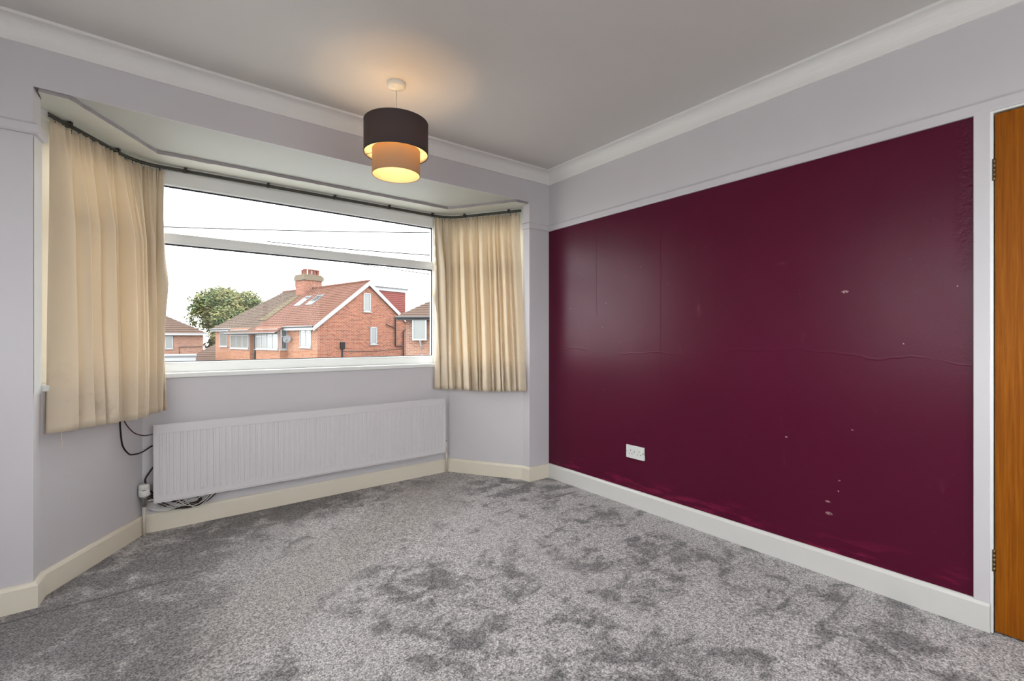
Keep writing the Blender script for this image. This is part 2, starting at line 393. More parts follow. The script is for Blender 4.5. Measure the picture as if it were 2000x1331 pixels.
# walls behind the camera, with openings added in the left and back ones for fill light
WY0, WY1, WZ0, WZ1 = -.45, 1.75, .92, 2.12
v = []; f = []
def q2(y0, y1, z0, z1):
    n = len(v); v.extend([(XL,y0,z0),(XL,y1,z0),(XL,y1,z1),(XL,y0,z1)]); f.append((n,n+3,n+2,n+1))
q2(YB,WY0,-.05,H); q2(WY1,2.83,-.05,H); q2(WY0,WY1,-.05,WZ0); q2(WY0,WY1,WZ1,H)
tag(mesh('wall_left', v, f, M['lilac']), 'lilac left wall with an opening for an added fill-light window', kind='structure')
BX0, BX1, BZ0, BZ1 = .5, 2.3, .85, 2.15
v = []; f = []
def q3(x0, x1, z0, z1):
    n = len(v); v.extend([(x0,YB,z0),(x1,YB,z0),(x1,YB,z1),(x0,YB,z1)]); f.append((n,n+3,n+2,n+1))
q3(XL,BX0,-.05,H); q3(BX1,A,-.05,H); q3(BX0,BX1,-.05,BZ0); q3(BX0,BX1,BZ1,H)
tag(mesh('wall_back', v, f, M['lilac']), 'lilac back wall with an opening for an added fill-light window', kind='structure')

# bay ceiling and lowered timber head board
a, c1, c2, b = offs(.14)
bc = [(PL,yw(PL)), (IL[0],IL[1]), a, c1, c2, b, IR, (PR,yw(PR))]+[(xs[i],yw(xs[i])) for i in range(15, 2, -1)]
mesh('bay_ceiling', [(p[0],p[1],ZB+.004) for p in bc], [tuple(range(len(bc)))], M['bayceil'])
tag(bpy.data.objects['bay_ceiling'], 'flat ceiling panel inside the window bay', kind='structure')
o1 = offs(.13); i1 = offs(-.125)
il = i1[0]; ir = i1[3]
# run the inner edge forward to the beam
def toy(p, q, y): t = (y-p.y)/(q.y-p.y); return p+(q-p)*t
l0 = toy(i1[1], i1[0], yw(-.28)+.012); r0 = toy(i1[2], i1[3], yw(2.2)+.012)
hb = [(PL+.012, yw(PL)+.012), tuple(l0), tuple(i1[1]), tuple(i1[2]), tuple(r0), (PR-.012, yw(PR)+.012), (IR[0]-.004, IR[1]), tuple(o1[3]), tuple(o1[2]), tuple(o1[1]), tuple(o1[0]), (IL[0]+.004, IL[1])]
hd = MB(); n = len(hb)
hd.v = [(p[0],p[1],HEAD) for p in hb]+[(p[0],p[1],ZB+.003) for p in hb]
hd.f = [tuple(range(n))]
trim_head = hd.build('trim_1', M['board'])
tag(trim_head, 'aged white timber head board above the bay windows', kind='structure')
# its ragged inner plaster edge
path = [(hb[0][0]+.002,hb[0][1])]+[hb[i] for i in range(1, 5)]+[(hb[5][0],hb[5][1])]
pp = []
for i in range(len(path)-1):
    p, r = Vector(path[i]), Vector(path[i+1]); m = max(2, int((r-p).length/.04))
    for k in range(m):
        s = p+(r-p)*k/m; nn = Vector((-(r-p).y, (r-p).x)).normalized()
        pp.append(s+nn*random.uniform(-.004,.004) if 0 < k else s)
pp.append(Vector(path[-1]))
v = []; f = []
for i, p in enumerate(pp):
    v += [(p.x,p.y,HEAD-random.uniform(0,.003)), (p.x,p.y,ZB+.004)]
    if i: f.append((2*i-2,2*i,2*i+1,2*i-1))
mesh('plaster_edge', v, f, M['edge'], trim_head)
for (x, y) in ((hb[8][0], hb[8][1]), (hb[9][0], hb[9][1])):    # mitre joints of the board
    pass
# bead along the beam's lower arris
sweep('trim_2', [(x, yw(x)) for x in xs if PL-1e-6 <= x <= PR+1e-6], [(-.001,ZB-.003),(.004,ZB-.003),(.004,ZB+.018),(-.001,ZB+.018)], M['lilac'], left=False)
tag(bpy.data.objects['trim_2'], 'thin lilac bead along the lower edge of the beam', kind='structure')

# coving: window wall and right wall
cv = .08
cp = [(-.001,H-cv-.012),(.010,H-cv-.012),(.010,H-cv)]
for k in range(9):
    t = math.pi/2*k/8; cp.append((.010+(cv-.028)*(1-math.cos(t)), H-cv+(cv-.013)*math.sin(t)))
cp += [(cv+.002,H-.013),(cv+.002,H+.001),(-.001,H+.001)]
path = [(x, yw(x)) for x in [XL,-.95]+xs[2:]]+[(A, YB)]
path = [(XL, YB)]+path
path = path[:-2]+[(A, yw(A)), (A, YB)]
cvo = sweep('trim_3', path, cp, M['coving'], left=False, smooth=False)
tag(cvo, 'off-white concave plaster coving around the ceiling', kind='structure')
# picture rail
rp_ = [(-.001,RZ0),(.012,RZ0),(.016,RZ0+.008),(.016,RZ1-.012),(.006,RZ1),(-.001,RZ1)]
nl = (Vector(CL)-Vector(IL)).normalized()
tag(sweep('trim_4', [(XL,yw(XL)),(-.95,yw(-.95)),(PL,yw(PL)),IL], [(q_*1.3,z) for q_,z in rp_], M['lilac'], left=False), 'lilac picture rail wrapping the pier beside the long curtain', kind='structure')
tag(sweep('trim_5', [IR,(PR,yw(PR)),(A,yw(A)),(A,YB)], rp_, M['lilac'], left=False), 'lilac picture rail above the burgundy paint', kind='structure')
# skirtings
SH = .108
def skp(h, t=.018): return [(-.001,-.01),(t,-.01),(t,h-.014),(t-.006,h-.003),(t-.010,h),(-.001,h)]
tag(sweep('baseboard_window', [(XL,yw(XL)),(PL,yw(PL)),IL,CL,CR,IR,(PR,yw(PR)),(A,yw(A))], skp(SH), M['cream'], zfun=zf, left=False), 'cream gloss skirting board around the window bay', kind='structure')
tag(sweep('baseboard_right', [(A,yw(A)-.017),(A,.2965)], skp(.112), M['white_gloss'], left=False), 'off-white skirting board under the burgundy wall', kind='structure')
# ------------------------------------------------------------------ door
AR = [(-.001,0),(.010,0),(.010,1),(-.001,1)]
arch = MB().box(A-.012, A+.001, .2965, YA, -.01, RZ0+.002)
tag(arch.build('trim_6', M['lilac'], bevel=.002), 'flat lilac door architrave strip beside the burgundy paint', kind='structure')
lin = MB().box(A-.007, A+.10, DY1, .2975, -.01, DZ+.008).box(A-.007, A+.10, DY0-.009, DY0, -.01, DZ+.008).box(A-.007, A+.10, DY0, DY1, DZ, DZ+.008)
tag(lin.build('trim_7', M['frame'], bevel=.001), 'narrow white door lining around the wooden door', kind='structure')
dr = empty('door_1', (A, DY1, 0)); tag(dr, 'orange-brown varnished veneer flush door', kind='structure')
d = MB().box(.002, .042, DY0-DY1+.003, -.003, .006, DZ-.004).build('door_leaf', M['wood'], dr, bevel=.002)
ba = MB().box(.043, .06, DY0-DY1, 0, -.03, DZ).build('door_rebate', M['dark'], dr)
for z in (1.755, .275):
    hg = MB()
    for k in range(5): hg.lathe([(0,k*.0165),(.0055,k*.0165),(.0055,k*.0165+.0155),(0,k*.0165+.0155)], (-.004,-.001,z-.04), 12)
    hg.box(-.002, .001, -.006, .004, z-.04, z+.042)
    tag(hg.build('hinge', M['brass'], dr, True), 'dull brass butt hinge')
# ------------------------------------------------------------------ windows of the bay
FD = .075                                  # frame face behind wall face
def bay_window(name, p, q_, label, x_pad0, x_pad1):
    """frame in the vertical plane from p to q_ (room side face)"""
    p, q_ = Vector(p), Vector(q_); L = (q_-p).length; ang = math.atan2((q_-p).y, (q_-p).x)
    w_ = empty(name, (p.x, p.y, 0), ang); tag(w_, label, kind='structure')
    # local x along, local y outwards
    fz0, fz1 = SILL+.004, HEAD+.004
    g0, t0, t1, g1 = .972, 1.700, 1.762, 2.055
    a_, b_ = x_pad0, L-x_pad1
    def fr(nm, x0, x1, z0, z1, y0=0, y1=.06, m='frame'):
        return MB().box(x0, x1, y0, y1, z0, z1).build(nm, M[m], w_, bevel=.004)
    fr('frame_jamb', 0, a_, fz0, fz1); fr('frame_jamb', b_, L, fz0, fz1)
    fr('frame_head', a_, b_, g1, fz1); fr('frame_bottom_rail', a_, b_, fz0, g0); fr('transom', a_, b_, t0, t1)
    fr('head_strip', 0, L, fz1-.046, fz1-.001, -.010, .002)
    for (z0, z1) in ((g0, t0), (t1, g1)):
        mesh('pane', [(a_-.005,.034,z0-.005),(b_+.005,.034,z0-.005),(b_+.005,.034,z1+.005),(a_-.005,.034,z1+.005)], [(0,1,2,3)], M['glass'], w_)
        g = MB(); e = .009
        g.box(a_,b_,.022,.032,z0,z0+e*.5).box(a_,b_,.022,.032,z1-e,z1).box(a_,a_+e*.6,.022,.032,z0,z1).box(b_-e*.6,b_,.022,.032,z0,z1)
        g.build('gasket', M['gasket'], w_)
        # inner glazing bead lip
        g = MB(); e = .012
        g.box(a_-.001,b_+.001,-.004,.012,z0-e,z0).box(a_-.001,b_+.001,-.004,.012,z1,z1+e)
        g.build('glazing_bead', M['frame'], w_, bevel=.002)
    return w_
F = offs(FD)
bay_window('window_1', F[1], F[2], 'wide white-framed picture window with a top pane above a transom', .10, (F[2]-F[1]).length-(1.864-F[1].x))
bay_window('window_2', F[0], F[1], 'angled side window of the bay behind the long cream curtain', .17, .08)
bay_window('window_3', F[2], F[3], 'angled side window of the bay beside the burgundy wall', .08, .07)
# glossy white jamb linings closing the ends of the bay
jl = MB(); pts_ = [(PL+.0015, yw(PL)+.002), (IL[0]+.004, IL[1]), tuple(F[0]+(F[0]-Vector(IL)).normalized()*.07)]
for p, q_ in zip(pts_, pts_[1:]):
    n = len(jl.v); jl.v += [(*p,SILL-.03),(*q_,SILL-.03),(*q_,RZ0),(*p,RZ0)]; jl.f.append((n,n+1,n+2,n+3))
p, q_ = IR, F[3]+(F[3]-Vector(IR)).normalized()*.07
n = len(jl.v); jl.v += [(*p,SILL-.02),(*q_,SILL-.02),(*q_,HEAD+.01),(*p,HEAD+.01)]; jl.f.append((n,n+1,n+2,n+3))
p, q_ = IL, F[0]+(F[0]-Vector(IL)).normalized()*.07
n = len(jl.v); jl.v += [(*p,RZ0),(*q_,RZ0),(*q_,HEAD+.01),(*p,HEAD+.01)]; jl.f.append((n,n+1,n+2,n+3))
tag(jl.build('trim_8', M['gloss']), 'glossy white jamb linings at the ends of the bay windows', kind='structure')
# sill board
so = offs(FD+.03); si = offs(-.020)
s0 = toy(si[1], si[0], IL[1]+.004) ; s1 = toy(si[2], si[3], IR[1]-.012)
sl = [tuple(s0), tuple(si[1]), tuple(si[2]), tuple(s1), IR, tuple(so[3]), tuple(so[2]), tuple(so[1]), tuple(so[0]), IL]
tag(MB().prism(sl, SILL-.024, SILL+.004).build('trim_9', M['frame'], bevel=.004), 'white window board running round the bay under the windows', kind='structure')
# two made-up windows out of view, added to bring in fill daylight
def fill_window(name, label, loc, rz_, W, z0, z1):
    w_ = empty(name, loc, rz_); tag(w_, label, kind='structure')
    for (a0,a1,b0,b1) in ((0,.06,z0,z1),(W-.06,W,z0,z1),(.06,W-.06,z0,z0+.06),(.06,W-.06,z1-.06,z1),(W/2-.03,W/2+.03,z0+.06,z1-.06)):
        MB().box(a0,a1,.03,.09,b0,b1).build('fill_window_frame_member', M['frame'], w_, bevel=.004)
    for (a0,a1) in ((.06,W/2-.03),(W/2+.03,W-.06)):
        mesh('pane', [(a0,.06,z0+.06),(a1,.06,z0+.06),(a1,.06,z1-.06),(a0,.06,z1-.06)], [(0,1,2,3)], M['glass'], w_)
    MB().box(0,W,0,.10,z0-.02,z0).build('sill', M['frame'], w_)
fill_window('fill_window_left', 'added white-framed fill-light window in the left wall', (XL, WY0, 0), R(90), WY1-WY0, WZ0, WZ1)
fill_window('fill_window_back', 'added white-framed fill-light window in the back wall', (BX1, YB, 0), R(180), BX1-BX0, BZ0, BZ1)

# ------------------------------------------------------------------ curtain rail
RO = offs(.045); RZ = 2.148
rl = []
p0 = toy(RO[1], RO[0], 2.995); p3 = toy(RO[2], RO[3], 2.93)
def fillet(a, c, b, r):
    d1 = (a-c).normalized(); d2 = (b-c).normalized(); s = c+d1*r; e = c+d2*r; return [s*(1-t)**2+c*2*t*(1-t)+e*t*t for t in [k/8 for k in range(9)]]
rl = [p0]+fillet(p0, RO[1], RO[2], .13)+fillet(RO[1], RO[2], p3, .13)+[p3]
rail = empty('curtain_rail', (.95, 3.50, RZ)); tag(rail, 'dark metal curtain rail bent around the bay window head', 'curtain rail')
inv = Vector((-.95,-3.50,-RZ))
rb = MB(); 
for (dz, r) in ((.006,.0055), (-.005,.0045)): rb.tube([Vector((p.x,p.y,RZ+dz))+inv for p in rl], r, 8)
v_ = [(p.x,p.y) for p in rl]
rb.build('track', M['rail'], rail, True)
def along(path, s):
    for i in range(len(path)-1):
        L = (path[i+1]-path[i]).length
        if s <= L or i == len(path)-2:
            d_ = (path[i+1]-path[i])/L; return path[i]+d_*s, d_
        s -= L
def plen(path): return sum((path[i+1]-path[i]).length for i in range(len(path)-1))
TL = plen(rl)
for s in (.12,.44,.80,1.26,1.70,2.12,2.50,2.78,3.18):
    if s > TL: continue
    p, d_ = along(rl, s); nn = Vector((-d_.y, d_.x))
    Mx = Matrix.Translation(Vector((p.x,p.y,RZ))+inv) @ Matrix.Rotation(math.atan2(d_.y,d_.x), 4, 'Z')
    MB().box(-.007,.007,-.008,.024,-.006,.022,Mx).build('bracket', M['hook'], rail, bevel=.002)

# ------------------------------------------------------------------ curtains
def curtain(name, label, top, bot, zt, zb, folds, seed, amp, taper, hooks, broad=None):
    rnd = random.Random(seed)
    top = [Vector(p) for p in top]; bot = [Vector(p) for p in bot]
    LT, LB = plen(top), plen(bot); NU, NV = folds*22, 44
    ws = [rnd.choice((.45,.7,.9,1.2,1.6))*rnd.uniform(.85,1.15) for _ in range(folds)]
    if broad:
        for b_, w_ in broad: ws[b_] = w_
    tot = sum(ws); cum = [0]
    for x in ws: cum.append(cum[-1]+x/tot)
    am = [rnd.uniform(.6, 1.25) for _ in range(folds)]
    if broad:
        for b_, w_ in broad: am[b_] = .35
    lean = [rnd.uniform(-.5,.5) for _ in range(folds+1)]; sk_w = [rnd.uniform(.30,.95) for _ in range(folds)]
    v = []
    ph = [rnd.uniform(0, 6.28) for _ in range(6)]
    for j in range(NV+1):
        t = j/NV
        for i in range(NU+1):
            u = i/NU; k = min(folds-1, int(u*folds)); fr = u*folds-k
            ins = 1 if 0 < k else 0
            w0 = cum[k]+(lean[k]*t*.4/folds if 0 < k else 0); w1 = cum[k+1]+(lean[k+1]*t*.4/folds if k+1 < folds else 0)
            op = .25+.75*min(1, t*3.2)
            # pleat crest rolls over its neighbour: forward edge steep, back edge long
            roll = sk_w[k]*math.sin(math.pi*fr)**2*op*(w1-w0)*(.70 if k < folds-1 else 0)
            a = w0+(w1-w0)*fr+roll
            pt, dt = along(top, max(0, min(1, w0+(w1-w0)*fr+roll*.5))*LT); pb, db = along(bot, max(0, min(1, a))*LB)
            g = t**.9
            p = pt*(1-g)+pb*g; dd = (dt*(1-g)+db*g).normalized(); nn = Vector((dd.y, -dd.x))
            A_ = amp*am[k]*op*min(1.2, .5+.5*(w1-w0)*folds)*(.35 if k == folds-1 else .5 if k >= folds-3 and broad else 1)
            h = A_*(1-abs(2*fr-1)**1.7)
            gat = max(0, 1-t*9)
            h += gat*.007*math.sin(u*folds*15+ph[0])+gat*.006*math.sin(u*folds*23+ph[1])
            h += .004*math.sin(u*9+t*5+ph[2])*t+.003*math.sin(u*31+t*9+ph[5])*t
            z = zt+(zb-zt)*t+(gat*.006*math.sin(u*folds*8.3+ph[3]) if j == 0 else 0)
            if j >= NV-1: z += .004*math.sin(u*7+ph[4])
            v.append((p.x+nn.x*h, p.y+nn.y*h, z))
    W = NU+1
    f = [(j*W+i, j*W+i+1, (j+1)*W+i+1, (j+1)*W+i) for j in range(NV) for i in range(NU)]
    base = Vector((bot[0].x, bot[0].y, zb))
    root = empty(name, base); tag(root, label, 'curtain')
    vv = [Vector(p)-base for p in v]
    o = mesh('curtain_cloth', vv, f, M['curtain'], root, True)
    # object texture space: keep world heights for the stain mask
    o.location = (0,0,-base.z); 
    for x in o.data.vertices: x.co.z += base.z
    sm = o.modifiers.new('thick', 'SOLIDIFY'); sm.thickness = .0022; sm.offset = 0
    # heading tape hooks
    for k in range(hooks):
        s = (k+.5)/hooks; p, d_ = along(top, s*LT); nn = Vector((d_.y,-d_.x))
        c = Vector((p.x,p.y,0))
        pts = [c+Vector((0,0,RZ-.006)), c+Vector((0,0,RZ-.014)), c+Vector((nn.x*.005,nn.y*.005,RZ-.020)), c+Vector((0,0,RZ-.027)), c+Vector((nn.x*.004,nn.y*.004,RZ-.034))]
        MB().tube([x-base for x in pts], .0022, 6).build('hook', M['hook'], root, True)
    return root
ZC = RZ-.020
lt = [toy(RO[1], RO[0], 3.0)]+rl[1:10]+[Vector((-.004, RO[1].y))]
lb = [Vector((-.384,2.878)), Vector((-.315,2.925)), Vector((-.155,3.175)), Vector((-.035,3.372)), Vector((.050,3.402))]
curtain('curtain', 'long cream curtain on the side of the bay where the black cable hangs', lt, lb, ZC, .692, 13, 5, .062, 1, 16, ((0, 2.4),))
rt = [Vector((1.885, RO[2].y))]+rl[10:19]+[toy(RO[2], RO[3], 2.945)]
rbm = [Vector((1.812,3.412)), Vector((1.915,3.395)), Vector((2.02,3.25)), Vector((2.185,2.985)), Vector((2.306,2.822))]
curtain('curtain', 'cream curtain hanging beside the burgundy wall', rt, rbm, ZC, .700, 14, 21, .058, 1, 16)
# loose thread on the hem
tag(MB().tube(spline([(-.335,2.895,.70),(-.337,2.893,.672),(-.332,2.894,.650),(-.336,2.893,.625)], 5), .0009, 5).build('loose_thread', M['curtain'], None), 'loose cream thread hanging from the hem of the long curtain', 'thread')

# ------------------------------------------------------------------ radiator
def radiator():
    X0, X1, Z0, Z1, YF = -.010, 1.913, .166, .616, 3.392
    root = empty('radiator', (X0, YF, 0)); tag(root, 'long low ribbed panel radiator under the bay window', 'radiator')
    L = X1-X0; HH = Z1-Z0
    root.rotation_euler = (0, R(-.30), 0)
    # pressed front panel
    n = 57; m0 = .020; pitch = (L-2*m0)/n
    xs_ = [0, .004, m0*.7]
    prof = [.004, .0, .0]
    for k in range(n):
        for fr, dpt in ((.30,.0),(.42,.0095),(.58,.0095),(.70,.0)):
            xs_.append(m0+(k+fr)*pitch); prof.append(dpt)
    xs_ += [L-m0*.7, L-.004, L]; prof += [0,0,.004]
    zs = [(0,0,.004),(.004,0,0),(.030,0,0),(.034,0,0),(.052,1,0),(.060,1,0),(HH-.064,1,0),(HH-.056,1,0),(HH-.048,0,0),(HH-.004,0,0),(HH,0,.004)]
    v = []; f = []
    for (z, g, e) in zs:
        for x, d_ in zip(xs_, prof):
            dd = e if e else (d_*g if 0 < d_ < .0039 or d_ > .0041 else d_)
            if g == 0 and .028 < z < .05: dd = dd
            if g == 0 and .05 < z < HH-.01: dd += 0
            v.append((x, dd, Z0+z))
    W = len(xs_)
    f = [(j*W+i, j*W+i+1, (j+1)*W+i+1, (j+1)*W+i) for j in range(len(zs)-1) for i in range(W-1)]
    mesh('front_panel', v, f, M['rad'], root)
    # shadow groove under the top band and rolled lower lip
    MB().box(.014, L-.014, -.0045, .002, Z1-.053, Z1-.002).build('top_band_edge', M['rad'], root, bevel=.001)
    MB().box(.002, L-.002, -.008, .004, Z0-.005, Z0+.003).build('lower_seam', M['rad'], root, bevel=.0015)
    MB().box(0, L, .004, .016, Z0+.004, Z1-.003).build('rear_panel', M['rad'], root, bevel=.003)
    for k in range(28):
        pass
    fin = MB()
    for k in range(56):
        x = .03+(L-.06)*k/55; fin.box(x-.0007, x+.0007, .016, .040, Z0+.03, Z1-.03)
    fin.build('convector_fins', M['rad'], root)
    for x in (.16, L-.16): MB().box(x-.015, x+.015, .016, 3.453-YF, Z0+.06, Z1-.08).build('wall_bracket', M['rad'], root)
    # thermostatic valve and flow pipe
    c = (-.041, .010, 0)
    vb = MB().lathe([(0,.150),(.010,.150),(.012,.160),(.012,.178),(.015,.180),(.015,.196),(.017,.200),(.017,.212),(0,.212)], c, 20)
    vb.tube([(c[0],c[1],.180),(.02,c[1],.182)], .0085, 12)
    vbo = tag(vb.build('valve_body', M['chrome'], root, True), 'dull metal valve body')
    hd_ = MB().lathe([(0,.212),(.024,.212),(.027,.216),(.027,.247),(.0255,.248),(.0255,.250),(.027,.251),(.027,.272),(.024,.279),(0,.281)], c, 28)
    ho = tag(hd_.build('thermostat_head', M['plastic'], root, True), 'white thermostat cap')
    MB().box(c[0]-.009, c[0]+.008, c[1]-.0274, c[1]-.022, .2475, .2505).build('slot', M['dark'], ho)
    MB().tube([(c[0],c[1],zf(0)),(c[0],c[1],.152)], .0075, 14).build('flow_pipe', M['pipe'], root, True)
    MB().lathe([(.0076,.062),(.0092,.064),(.0092,.074),(.0076,.076)], c, 14).build('pipe_collar', M['pipe'], root, True)
    c = (L+.012, .022, 0)
    vb = MB().lathe([(0,.196),(.007,.196),(.010,.204),(.010,.222),(.0085,.226),(.0085,.240),(.005,.246),(0,.247)], c, 16)
    vb.tube([(c[0],c[1],.214),(L-.01,c[1],.214)], .007, 10)
    vb.build('lockshield_valve', M['plastic'], root, True)
    MB().lathe([(0,0),(.004,0),(.004,.006),(0,.007)], (c[0],c[1],.247), 10).build('valve_spindle', M['dark'], root)
    MB().tube([(c[0],c[1],zf(1.9)-.006),(c[0],c[1],.198)], .0072, 14).build('return_pipe', M['pipe'], root, True)
    return root
radiator()

# ------------------------------------------------------------------ cables
def cable(name, label, pts, r, m, group=None):
    return tag(MB().tube(spline(pts, 10), r, 8).build(name, M[m], None, True), label, 'cable', group)
cable('cable', 'thick black cable looping from behind the long curtain to the radiator', [(-.150,3.25,.80),(-.152,3.255,.70),(-.150,3.265,.62),(-.142,3.285,.535),(-.118,3.315,.482),(-.0954,3.338,.470),(-.06,3.365,.473),(-.020,3.414,.4905),(.02,3.435,.50),(.06,3.44,.51)], .0042, 'cable_black')
cable('cable', 'thin brown cable running from the long curtain behind the radiator', [(-.138,3.27,.78),(-.136,3.28,.70),(-.131,3.295,.655),(-.097,3.335,.593),(-.055,3.37,.565),(-.020,3.416,.5586),(.03,3.437,.557),(.08,3.44,.56)], .0030, 'cable_brown')
cable('cable', 'black cable dropping behind the thermostat valve', [(.04,3.435,.43),(.0,3.428,.38),(-.030,3.430,.335),(-.048,3.432,.29),(-.02,3.435,.22),(.04,3.44,.17)], .0048, 'cable_black')
rnd = random.Random(3)
for k in range(6):
    a0 = .0+.014*k; e0 = .345-.022*k+rnd.uniform(-.02,.02); dip = .086+rnd.uniform(0,.026)+.003*k
    y = 3.416+.004*k
    cable('cable', 'brown cable sagging in the bundle beneath the radiator', [(a0-.05,y+.01,.205),(a0+.02,y,dip+.045),(a0+.10,y-.004,dip+.004),((a0+.12+e0)/2,y,dip+.008),(e0-.04,y+.002,dip+.05),(e0,y+.004,.192)], .0036, 'cable_brown' if k % 3 else 'cable_black', 'brown cables beneath the radiator') if k % 3 else \
    cable('cable', 'black cable sagging in the bundle beneath the radiator', [(a0-.05,y+.01,.205),(a0+.02,y,dip+.045),(a0+.10,y-.004,dip+.004),((a0+.12+e0)/2,y,dip+.008),(e0-.04,y+.002,dip+.05),(e0,y+.004,.192)], .0036, 'cable_black', 'black cables beneath the radiator')
for k in range(4):
    d_ = .012*k
    cable('cable', 'thin white cable curling under the corner of the radiator', [(-.022+d_*.4,3.400+d_*.3,.165),(-.028+d_,3.397,.138-d_*.5),(.005+d_,3.395,.122-d_*.4),(.06+d_*2,3.396,.130-d_*.2),(.12+d_*3,3.400,.158),(.16+d_*4,3.41,.20)], .0022, 'cable_white', 'thin white cables at the radiator corner')
for k in range(2):
    cable('cable', 'white cable lying among the brown cables under the radiator', [(.10+.03*k,3.394,.170),(.14+.03*k,3.392,.122-.012*k),(.19+.02*k,3.392,.112-.010*k),(.245+.015*k,3.394,.140),(.285+.01*k,3.40,.19)], .0024, 'cable_white', 'white cables among the brown cables')

# ------------------------------------------------------------------ double socket
sk = empty('wall_socket', (A, 1.945, .362)); tag(sk, 'white double electrical wall socket on the burgundy wall', 'socket')
# local: x into wall (+), y along wall, z up; face at x = -.011
SY0, SY1 = 1.873-1.945, 2.018-1.945; SZ = .043
MB().box(-.010, .0, SY0, SY1, -SZ, SZ).build('faceplate', M['plastic'], sk, bevel=.003)
MB().box(-.004, .0, SY0-.002, SY0+.004, -SZ+.004, -SZ+.034).build('paint_drip', M['plastic'], sk, bevel=.001)
for cy in (.034, -.034):
    MB().box(-.0106, -.009, cy-.002, cy+.002, .006, .014).build('earth_slot', M['dark'], sk)
    for s in (-.011, .011): MB().box(-.0106, -.009, cy+s-.003, cy+s+.003, -.013, -.009).build('pin_slot', M['dark'], sk)
    ry = cy-.028 if cy > 0 else cy-.030
    MB().add([(-.0100,ry-.0055,.004),(-.0100,ry+.0055,.004),(-.0100,ry+.0055,.026),(-.0100,ry-.0055,.026),(-.0145,ry-.0055,.005),(-.0145,ry+.0055,.005),(-.0108,ry+.0055,.026),(-.0108,ry-.0055,.026)], [(0,1,5,4),(1,2,6,5),(2,3,7,6),(3,0,4,7),(4,5,6,7)]).build('rocker_switch', M['plastic'], sk)
    MB().box(-.0106,-.0098, ry-.0065, ry+.0065, .001, .004).build('switch_gap', M['dark'], sk)
for y in (SY1-.008, SY0+.008): MB().lathe([(0,0),(.0022,0),(.0022,.0008),(0,.0008)], (0,0,0), 10).build('screw', M['dark'], sk)
for o in sk.children:
    if o.name.startswith('screw'): o.rotation_euler = (0, R(-90), 0)
scr = [o for o in sk.children if o.name.startswith('screw')]
scr[0].location = (-.010, SY1-.007, .0); scr[1].location = (-.010, SY0+.007, .0)

# ------------------------------------------------------------------ pendant lamp
LX, LY = .993, 2.284
lp = empty('pendant_lamp', (LX, LY, H)); tag(lp, 'two-tier pendant lamp with charcoal drum over beige drum, lit', 'lamp')
MB().lathe([(.048,0),(.048,-.006),(.0465,-.018),(.040,-.026),(.012,-.030),(.006,-.036),(.0,-.036)], (0,0,0), 40).build('ceiling_rose', M['plastic'], lp, True)
MB().tube([(0,0,-.034),(0,0,-.285)], .0024, 8).build('flex', M['cable_white'], lp, True)
MB().lathe([(0,-.250),(.012,-.252),(.016,-.262),(.016,-.300),(.019,-.302),(.019,-.318),(0,-.320)], (0,0,0), 20).build('lamp_holder', M['plastic'], lp, True)
def drum(nm, r, z0, z1, m, inner):
    o = MB().lathe([(r, z0),(r, z1)], (0,0,0), 72).build(nm, M[m], lp, True)
    MB().lathe([(r-.0025, z1),(r-.0025, z0)], (0,0,0), 72).build('lining', M[inner], o, True)
    rim = MB()
    for z in (z0, z1): rim.tube([(math.cos(t)*(r-.001), math.sin(t)*(r-.001), z) for t in [2*math.pi*k/72 for k in range(73)]], .0019, 6, False)
    rim.build('rim', M['shade_dark' if m == 'shade_dark' else 'shade_beige'], o, True)
    return o
drum('outer_shade', .163, 2.074-H, 2.236-H, 'shade_dark', 'shade_lining')
drum('inner_shade', .1215, 1.966-H, 2.092-H, 'shade_beige', 'shade_lining')
sp_ = MB()
for k in range(3):
    t = R(20+120*k); sp_.tube([(math.cos(t)*.121, math.sin(t)*.121, 2.088-H), (math.cos(t)*.162, math.sin(t)*.162, 2.078-H)], .0014, 6)
    sp_.tube([(math.cos(t)*.018, math.sin(t)*.018, -.306), (math.cos(t)*.120, math.sin(t)*.120, 2.088-H)], .0014, 6)
sp_.build('spider_wire', M['hook'], lp)
kb = NT('lit_bulb'); em = kb.n('ShaderNodeEmission'); em.inputs[0].default_value = (1,.66,.32,1); em.inputs[1].default_value = 42; kb.l(em.outputs[0], kb.out.inputs[0])
MB().lathe([(0,-.318),(.012,-.320),(.016,-.334),(.029,-.356),(.030,-.368),(.024,-.384),(.012,-.394),(0,-.396)], (0,0,.038), 24).build('bulb', kb.m, lp, True)

# ------------------------------------------------------------------ outside: street level is a storey below this upstairs room
G = -2.7
tag(mesh('ground', [(-140,-120,G),(140,-120,G),(140,190,G),(-140,190,G)], [(0,1,2,3)], M['ground']), 'street level ground outside', kind='structure')
def part(root, nm, mb, m, lab=None, smooth=False, bevel=0):
    o = mb.build(nm, M[m], root, smooth, bevel)
    if lab: o['label'] = lab
    return o
def courses(p0, p1, p2, p3, n=22, t=.03):
    """tiled slope: p0-p1 eave, p3-p2 ridge, real stepped courses"""
    p0, p1, p2, p3 = map(Vector, (p0, p1, p2, p3)); mb = MB(); nn = (p1-p0).cross(p3-p0).normalized()
    if nn.z < 0: nn = -nn
    for k in range(n):
        a, b = k/n, (k+1)/n
        A0, A1 = p0+(p3-p0)*a, p1+(p2-p1)*a; B0, B1 = p0+(p3-p0)*b, p1+(p2-p1)*b
        mb.add([A0+nn*t, A1+nn*t, B1+nn*.004, B0+nn*.004, A0, A1], [(0,1,2,3),(4,5,1,0)])
    return mb
